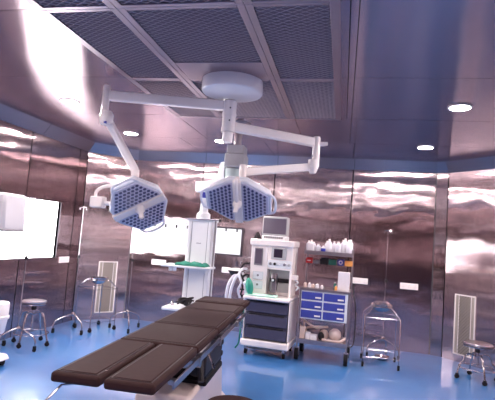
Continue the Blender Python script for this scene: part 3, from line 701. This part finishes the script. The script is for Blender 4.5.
# ================================================================ DRAWER TROLLEY
t = thing('supply_trolley', 'steel supply trolley with six blue drawers and a top shelf against the back wall', 'trolley', (-.172, 6.28, 0), math.radians(-4))
TRO = t; W2 = .308; D2 = .22
for sx in (-1, 1):
    for sy in (-1, 1):
        m = MB(); zt = 1.44 if sy > 0 else .88
        m.tube([(sx*W2, sy*D2, .14), (sx*W2, sy*D2, zt)], .0125, 10); P_(m, 'post', STEEL, 0, t)
        m = MB(); x, y = sx*W2, sy*D2
        m.tube([(x-.022, y, .070), (x+.022, y, .070)], .070, 20); c = P_(m, 'caster', RUBBER, 0, t)
        m = MB(); m.tube([(x-.02, y, .068), (x+.02, y, .068)], .03, 12); P_(m, 'hub', GREYP, 0, c)
        m = MB(); m.bx(x-.032, x-.026, y-.02, y+.02, .06, .15); m.bx(x+.026, x+.032, y-.02, y+.02, .06, .15); m.bx(x-.028, x+.028, y-.025, y+.025, .145, .155); P_(m, 'fork', STEEL, 0, c)
m = MB(); m.bx(-W2, W2, -D2, D2, .235, .25); m.bx(-W2, W2, -D2-.008, -D2, .205, .262); m.bx(-W2, W2, D2, D2+.008, .205, .262); P_(m, 'lower_shelf', STEEL, .002, t)
m = MB(); m.bx(-W2-.01, W2+.01, -D2-.015, D2+.01, .875, .905); P_(m, 'work_surface', STEEL, .004, t)
m = MB(); m.bx(-W2+.012, W2-.012, -D2+.004, D2-.01, .515, .873); P_(m, 'drawer_carcass', PEND, .003, t)
for r in range(3):
    for c in range(2):
        z0 = .532+r*.115; xa = -W2+.022+c*.283; m = MB(); m.bx(xa, xa+.265, -D2-.008, -D2+.004, z0, z0+.095); d = P_(m, 'drawer', DRAWB, .004, t)
        m = MB(); m.bx(xa+.175, xa+.25, -D2-.02, -D2-.009, z0+.022, z0+.042); P_(m, 'handle', WHITE, .003, d)
m = MB(); m.bx(-W2, W2, -.06, D2, 1.345, 1.36); m.bx(-W2-.004, W2+.004, -.068, -.06, 1.335, 1.385); P_(m, 'top_shelf', STEEL, .002, t)
for s in (-1, 1):
    m = MB(); m.tube([(s*(W2+.0), D2, 1.34), (s*W2, -.06, 1.34)], .009, 8); m.tube([(s*W2, -.06, 1.345), (s*W2, -.06, 1.43), (s*W2, D2, 1.43)], .005, 8); P_(m, 'shelf_bracket', STEEL, 0, t)
m = MB(); m.tube([(-W2, -.02+D2, 1.24), (W2, -.02+D2, 1.24)], .008, 8); P_(m, 'bin_rail', STEEL, 0, t)
T_ = t.matrix_basis
def on_trolley(o, x, y, z):
    p = T_ @ Vector((x, y, z)); o.location = p; o.rotation_euler.z = math.radians(-4); return o
def bin_(x, w, h, mt, label, rnd=False):
    m = MB()
    if rnd:
        m.lathe([(0, 0), (.8*w/2, 0), (w/2, h*.3), (w/2, h), (w/2-.006, h), (w/2-.008, h*.3), (0, .01)], seg=18)
    else:
        m.prism([(-w/2, -.06), (w/2, -.06), (w/2, .05), (-w/2, .05)], 0, .008)
        m.prism([(-w/2, .042), (w/2, .042), (w/2, .05), (-w/2, .05)], 0, h); m.prism([(-w/2, -.06), (w/2, -.06), (w/2, -.052), (-w/2, -.052)], 0, h*.85)
        m.bx(-w/2, -w/2+.006, -.052, .042, 0, h*.9); m.bx(w/2-.006, w/2, -.052, .042, 0, h*.9)
    o = m.build('hanging_bin', mt, None, .004); tag(o, label, 'bin', 'coloured bins hanging from the trolley rail'); return on_trolley(o, x, .13, 1.21-.0)
b1 = bin_(-.262, .085, .075, RED, 'small red bin hanging under the trolley top shelf')
m = MB(); m.bx(-.025, .022, -.0625, -.0600, .03, .042); o = m.build('bin_label', PAPER, b1)
bin_(-.165, .085, .045, GREYD, 'shallow grey bin hanging between the red and the black bin')
bin_(-.060, .105, .085, BLACKP, 'black bin hanging between the grey and the dark green bin')
bin_(.050, .10, .075, DGREEN, 'dark green bin hanging beside the black bin')
b5 = bin_(.158, .095, .08, BLUEP, 'round blue tub with a white ring hanging on the trolley rail', True)
m = MB(); m.curve([(.022*math.cos(a), -.049, .042+.022*math.sin(a)) for a in [k*PI/4 for k in range(9)]], .005, 6, 3); m.build('white_ring', WHITE, b5)
bin_(.262, .10, .07, ORANGE, 'orange bin hanging at the right end of the trolley rail')
def bottle(name, r, h, x, y, z, mt, label, cat='bottle', group=None, cap=True, sq=False):
    m = MB()
    if group: h *= 1.28
    if sq: m.bx(-r, r, -r*.8, r*.8, 0, h)
    else: m.lathe([(0, 0), (r*.95, 0), (r, .006), (r, h*.72), (r*.55, h*.84), (r*.35, h*.86), (r*.35, h*.9)] + [(0, h*.9)], seg=18)
    o = m.build(name, mt, None, .004 if sq else 0); tag(o, label, cat, group); on_trolley(o, x, y, z)
    if cap and not sq:
        q = MB(); q.lathe([(0, h*.88), (r*.42, h*.88), (r*.42, h), (0, h)], seg=14); q.build('cap', WHITE, o)
    return o
gb = 'white bottles on the trolley top shelf'
lb = 'plain white plastic bottle among others on the top shelf of the drawer trolley'
for x, y, r, h in ((-.27, .02, .034, .12), (-.205, .03, .030, .11), (-.14, .0, .032, .09), (.0, .03, .036, .15), (.06, .08, .03, .13), (.12, .0, .036, .13), (.185, .04, .04, .15), (.255, .0, .04, .155), (.20, .15, .036, .17), (.275, .13, .03, .16), (-.04, .13, .03, .13), (-.25, .13, .03, .13)):
    bottle('plastic_bottle', r, h, x, y, 1.361, BOTTLE, lb, group=gb)
o = bottle('plastic_bottle', .03, .10, -.072, -.01, 1.361, BOTTLE, 'white bottle with a blue label on the trolley top shelf')
m = MB(); m.lathe([(.0306, .02), (.0308, .022), (.0308, .06), (.0306, .062)], seg=18); m.build('blue_label', BLUEP, o)
o = bottle('carton', .036, .12, -.235, -.03, 1.361, PAPER, 'pale grey carton at the left end of the trolley top shelf', 'carton', sq=True)
m = MB(); m.bx(.07, .105, -.0, .03, 0, .02); m.bm.free()
# on the work surface
zt = .906
o = bottle('carton', .072, .235, .225, -.10, zt, PAPER, 'stack of white cartons standing on the trolley work surface at right', 'carton', sq=True)
m = MB(); m.bx(-.045, .045, -.0495, -.0482, .09, .11); m.build('printed_band', PINK, o)
m = MB(); m.bx(-.055, .055, -.04, .04, 0, .10); o = m.build('carton', PAPER, None, .004); tag(o, 'smaller white carton behind the tall one on the trolley work surface', 'carton'); on_trolley(o, .235, .04, zt)
bottle('dropper_bottle', .018, .10, .118, -.12, zt, DGREEN, 'small dark bottle left of the white cartons on the trolley')
bottle('ointment_bottle', .016, .06, .135, -.165, zt, ORANGE, 'small orange bottle before the white cartons on the trolley')
bottle('cup', .022, .07, -.265, -.12, zt, CREAM, 'small cream cup at the left end of the trolley work surface', 'cup', cap=False)
for i, (x, h, r, mt) in enumerate(((-.21, .065, .022, BOTTLE), (-.165, .05, .022, CREAM), (-.11, .06, .025, BOTTLE), (-.05, .045, .02, PAPER))):
    bottle('jar', r, h, x, -.11+.01*(i % 2), zt, mt, ['white jar beside the cream cup on the trolley worktop', 'low cream jar second from the cup on the trolley worktop', 'wider white jar in the middle of the trolley worktop', 'small low white box on the trolley worktop'][i], 'jar')
# lower shelf load
zl = .251
m = MB(); m.lathe([(0, 0), (.04, .004), (.075, .04), (.08, .08), (.07, .12), (.035, .15), (0, .155)], seg=22); o = m.build('rubber_bulb', CREAM); tag(o, 'large round cream rubber ball at the right of the trolley lower shelf', 'rubber ball'); on_trolley(o, .15, -.05, zl)
m = MB(); m.lathe([(0, 0), (.04, .004), (.06, .035), (.06, .07), (.035, .11), (0, .12)], seg=20); o = m.build('rubber_bulb', CREAM); tag(o, 'smaller cream rubber ball in the middle of the trolley lower shelf', 'rubber ball'); on_trolley(o, .005, .0, zl)
m = MB(); m.curve([(-.27, .05, .20), (-.20, -.02, .17), (-.10, -.06, .14), (.0, -.05, .155), (.04, .02, .15), (-.03, .08, .13), (-.15, .06, .12), (-.24, .08, .09), (-.26, .1, .012)], .015, 10); m.curve([(-.27, .05, .20), (-.275, .09, .12), (-.27, .12, .012)], .015, 10); o = m.build('rubber_tubing', CREAM); tag(o, 'looped cream rubber tubing lying over the trolley lower shelf', 'tubing'); on_trolley(o, 0, 0, zl+.004)
m = MB(); m.curve([(.0, -.15, .016), (.10, -.19, .02), (.22, -.15, .018), (.26, -.06, .03), (.27, .06, .016)], .016, 10); o = m.build('rubber_tubing', CREAM); tag(o, 'short cream tube lying around the large rubber ball', 'tubing'); on_trolley(o, 0, 0, zl+.002)
m = MB(); m.bx(-.035, .035, -.03, .03, 0, .15); o = m.build('carton', CREAM, None, .004); tag(o, 'upright cream carton at the left end of the trolley lower shelf', 'carton'); on_trolley(o, -.26, -.12, zl)
m = MB(); m.bx(-.03, .03, -.03, .03, 0, .09); o = m.build('carton', PAPER, None, .004); tag(o, 'small white box beside the upright cream carton', 'carton'); on_trolley(o, -.185, -.15, zl)
m = MB(); m.bx(-.04, .04, -.03, .03, 0, .07); o = m.build('carton', PAPER, None, .004); tag(o, 'low white box left of the black pouch on the lower shelf', 'carton'); on_trolley(o, -.11, -.16, zl)
m = MB(); m.ball((0, 0, .055), .04, 12, (1, .7, 1.35)); o = m.build('pouch', BLACKP); tag(o, 'black pouch standing in the middle of the trolley lower shelf', 'pouch'); on_trolley(o, -.02, -.13, zl)
# cable behind the trolley
m = MB(); m.curve([(.205, 7.27, .92), (.20, 7.22, .80), (.24, 7.1, .60), (.25, 7.1, .30), (.24, 7.15, .06), (.20, 7.1, .008)], .008, 8); o = m.build('power_cable', BLACKP); tag(o, 'black power cable hanging from the wall behind the drawer trolley', 'cable')

# ================================================================ STANDS
def iv_stand(loc, rz, h, label, angs, reach=.26, hubz=.26):
    t = thing('infusion_stand', label, 'pole stand', loc, rz, 'thin steel pole stands')
    m = MB(); m.tube([(0, 0, hubz-.04), (0, 0, h*.60)], .0085, 12); P_(m, 'lower_tube', CHROME, 0, t)
    m = MB(); m.tube([(0, 0, h*.60), (0, 0, h)], .0048, 10); P_(m, 'upper_rod', CHROME, 0, t)
    m = MB(); m.tube([(0, 0, h*.60-.02), (0, 0, h*.60+.025)], .017, 12); m.tube([(0, 0, h*.60), (.03, -.01, h*.60)], .008, 8); P_(m, 'clamp_knob', BLACKP, 0, t)
    m = MB(); m.curve([(-.055, 0, h+.0), (-.055, 0, h-.022), (-.045, 0, h-.012), (-.04, 0, h+.012), (0, 0, h+.015), (.04, 0, h+.012), (.045, 0, h-.012), (.055, 0, h-.022), (.055, 0, h)], .0045, 6); P_(m, 'hook_bar', CHROME, 0, t)
    m = MB(); m.lathe([(0, 0), (.022, 0), (.026, .012), (.026, .035), (.018, .05), (0, .05)], (0, 0, hubz-.03), 14); P_(m, 'hub', CHROME, 0, t)
    for a in angs:
        c, s = math.cos(a), math.sin(a)
        m = MB(); m.curve([(0, 0, hubz), (c*reach*.45, s*reach*.45, hubz-.035), (c*reach*.88, s*reach*.88, hubz-.085), (c*reach, s*reach, hubz-.14), (c*reach, s*reach, .06)], .009, 10, 6); L = P_(m, 'leg', CHROME, 0, t)
        m = MB(); m.tube([(c*reach-.010, s*reach, .024), (c*reach+.010, s*reach, .024)], .024, 12); m.bx(c*reach-.014, c*reach+.014, s*reach-.014, s*reach+.014, .03, .065); P_(m, 'caster', RUBBER, 0, L)
    return t
def ang(c, p): return math.atan2(p[1]-c[1], p[0]-c[0])
c = (-3.62, 4.86); iv_stand((*c, 0), 0, 1.76, 'thin steel pole stand in front of the bright window', [ang(c, p) for p in ((-3.394, 4.87), (-3.85, 4.93), (-3.74, 4.64))], .23, .25)
c = (-3.62, 5.98); iv_stand((*c, 0), 0, 1.73, 'thin steel pole stand by the left wall just right of the window', [ang(c, p) for p in ((-3.755, 5.81), (-3.385, 5.858), (-3.736, 6.289))], .25, .25)
c = (-3.05, 6.50); iv_stand((*c, 0), 0, 1.70, 'thin steel pole stand before the back wall below the left lamp head', [ang(c, p) for p in ((-3.288, 6.49), (-2.90, 6.265), (-2.967, 6.75))], .26, .27)
c = (.62, 6.78); iv_stand((*c, 0), 0, 1.72, 'thin steel pole stand behind the bowl stand at right', [ang(c, p) for p in ((.421, 6.67), (.80, 6.66), (.70, 7.05))], .24, .25)

def revolving_stool(loc, rz, h, label, top, reach=.20, seat_r=.142):
    t = thing('revolving_stool', label, 'stool', loc, rz, 'revolving stools')
    m = MB(); sr = seat_r; m.lathe([(0, h-.035), (sr*.75, h-.035), (sr*.95, h-.028), (sr, h-.012), (sr*.95, h), (0, h+.004)], seg=36); P_(m, 'seat', top, 0, t)
    m = MB(); m.lathe([(sr*.9, h-.05), (sr*1.01, h-.045), (sr*1.02, h-.036), (sr*.95, h-.03)], seg=36); m.lathe([(0, h-.06), (.05, h-.06), (.05, h-.035), (0, h-.035)], seg=16); P_(m, 'seat_rim', CHROME, 0, t)
    m = MB(); m.tube([(0, 0, .17), (0, 0, h-.05)], .013, 12); P_(m, 'screw_post', CHROME, 0, t)
    m = MB(); m.lathe([(0, h-.115), (.028, h-.115), (.028, h-.07), (.018, h-.055), (0, h-.055)], seg=14); P_(m, 'hub', BLACKP, 0, t)
    for k in range(4):
        a = PI/4+k*PI/2; c, s = math.cos(a), math.sin(a); R = reach
        m = MB(); m.curve([(0, 0, h-.17), (c*R*.35, s*R*.35, h-.14), (c*R*.60, s*R*.60, h-.16), (c*R*.72, s*R*.72, h-.24), (c*R*.84, s*R*.84, .18), (c*R, s*R, .05)], .011, 10, 6); L = P_(m, 'leg', CHROME, 0, t)
        m = MB(); m.tube([(c*R-.012, s*R, .026), (c*R+.012, s*R, .026)], .026, 14); m.bx(c*R-.014, c*R+.014, s*R-.014, s*R+.014, .03, .062); P_(m, 'caster', RUBBER, 0, L)
    m = MB(); Rr = reach*.88; m.tube([(Rr*math.cos(a), Rr*math.sin(a), .14) for a in [2*PI*k/36 for k in range(37)]], .007, 8); P_(m, 'foot_ring', CHROME, 0, t)
    return t
revolving_stool((-3.645, 5.14, 0), -.73, .53, 'steel topped revolving stool near the left wall under the window', STEEL, .22)
revolving_stool((1.665, 6.17, 0), .9, .44, 'steel topped revolving stool at the right edge in front of the air grille', STEEL, .23, .165)
revolving_stool((-.585, 2.80, 0), .4, .50, 'dark brown padded round stool beside the operating table in the foreground', PAD, .18, .165)

def bowl_stand(loc, rz, h, label, w, cat, lining):
    t = thing('bowl_stand', label, 'bowl stand', loc, rz, 'steel bowl stands')
    R = w/2; rr = .115
    m = MB(); m.tube([(rr*math.cos(a), rr*math.sin(a), h-.035) for a in [2*PI*k/32 for k in range(33)]], .006, 8); P_(m, 'ring', CHROME, 0, t)
    for sx in (-1, 1):
        for sy in (-1, 1):
            m = MB(); k = rr*.72
            m.tube([(sx*k, sy*k, h-.035), (sx*(k+(R-k)*.25), sy*(k+(R-k)*.25), h-.038), (sx*(R-.012), sy*(R-.012), h-.13), (sx*R, sy*R, h-.15), (sx*R, sy*R, .06)], .0068, 10); L = P_(m, 'leg', CHROME, 0, t)
            m = MB(); m.tube([(sx*R-.012, sy*R, .026), (sx*R+.012, sy*R, .026)], .026, 14); m.bx(sx*R-.014, sx*R+.014, sy*R-.014, sy*R+.014, .03, .062); P_(m, 'caster', RUBBER, 0, L)
    for z in (h-.155, .13):
        m = MB(); m.tube([(-R, -R, z), (R, -R, z), (R, R, z), (-R, R, z), (-R, -R, z)], .0045, 8); P_(m, 'cross_rail', CHROME, 0, t)
    b = MB(); b.lathe([(0, h-.10), (.05, h-.098), (.09, h-.07), (.12, h-.02), (.135, h-.01), (.138, h-.006), (.118, h-.016), (.088, h-.062), (.05, h-.088), (0, h-.09)], seg=36)
    bo = b.build('steel_bowl', CHROME); bo.matrix_basis = t.matrix_basis.copy(); tag(bo, lining[0], 'bowl', 'steel bowls on stands')
    if lining[1]:
        # crumpled shiny wrap heaped in the bowl
        m = MB(); rnd = random.Random(5); n, k = 20, 6; rings = [[m.bm.verts.new((0, 0, h+.03))]]
        for j in range(1, k+1):
            r = .138*j/k
            rings.append([m.bm.verts.new((r*math.cos(2*PI*i/n)*(1+rnd.uniform(-.05, .05)), r*math.sin(2*PI*i/n)*(1+rnd.uniform(-.05, .05)), h+.028-.04*(j/k)**3+rnd.uniform(-.016, .016))) for i in range(n)])
        bot = m.bm.verts.new((0, 0, h-.03))
        for i in range(n):
            i2 = (i+1) % n; m.bm.faces.new((rings[0][0], rings[1][i], rings[1][i2])); m.bm.faces.new((rings[-1][i2], rings[-1][i], bot))
            for j in range(1, k): m.bm.faces.new((rings[j][i], rings[j+1][i], rings[j+1][i2], rings[j][i2]))
        o = m.build('foil_wrap', FOIL, smooth=False); o.matrix_basis = t.matrix_basis.copy(); tag(o, lining[1], 'wrap')
    return t
bowl_stand((-3.47, 6.33, 0), math.radians(-28), .745, 'steel bowl stand in front of the left corner air grille', .40, 'stand', ('shallow steel bowl in the stand by the left corner grille', None))
bowl_stand((.545, 6.34, 0), math.radians(0), .765, 'steel bowl stand in front of the back wall at right', .43, 'stand', ('steel bowl in the stand at the right of the trolley', 'crumpled shiny wrap filling the bowl on the right stand'))
m = MB(); m.lathe([(0, 0), (.06, .002), (.09, .03), (.10, .05), (.092, .05), (.08, .03), (.05, .012), (0, .01)], seg=28); o = m.build('kick_basin', CHROME); o.location = (.60, 6.60, .002); tag(o, 'low steel basin on the floor under the right bowl stand', 'basin')

# ================================================================ EQUIPMENT AT LEFT EDGE
t = thing('equipment_cart', 'white equipment cart with a boxy display head at the left edge', 'equipment cart', (-3.52, 4.12, 0))
m = MB(); m.prism([(-.28, -.17), (.28, -.17), (.28, .17), (-.28, .17)], 1.375, 1.755, taper=.95); h_ = P_(m, 'display_head', CARTW, .03, t)
m = MB(); m.bx(-.28, .282, -.172, .17, 1.372, 1.395); P_(m, 'lower_trim', GREYD, .006, h_)
m = MB(); m.lathe([(0, 0), (.035, 0), (.03, .012), (0, .012)], seg=18); m.xf(Matrix.Translation((.155, -.166, 1.60)) @ Matrix.Rotation(PI/2, 4, 'X')); P_(m, 'round_vent', GREYD, 0, h_)
m = MB(); m.bx(-.26, .262, -.170, -.16, 1.655, 1.66); P_(m, 'seam_line', GREYP, 0, h_)
m = MB(); m.tube([(-.1, 0, .10), (-.1, 0, 1.38)], .035, 16); P_(m, 'pole', WHITE, 0, t)
m = MB(); m.prism([(-.30, -.22), (.24, -.22), (.24, .22), (-.30, .22)], .06, .12, taper=.9); P_(m, 'base', WHITE, .02, t)
m = MB(); m.bx(-.28, .18, -.16, .16, .34, .36); P_(m, 'shelf', WHITE, .004, t)
for x, y in ((-.24, -.17), (.18, -.17), (-.24, .17), (.18, .17)):
    m = MB(); m.tube([(x-.012, y, .032), (x+.012, y, .032)], .032, 14); P_(m, 'caster', RUBBER, 0, t)
m = MB(); m.lathe([(0, 0), (.085, 0), (.092, .01), (.108, .14), (.122, .145), (.122, .17), (.112, .175), (.115, .28), (.108, .30), (0, .30)], seg=28); o = m.build('suction_jar', WHITE); o.location = (-3.335, 4.12, .361); tag(o, 'white lidded container at the left edge below the display head', 'container')
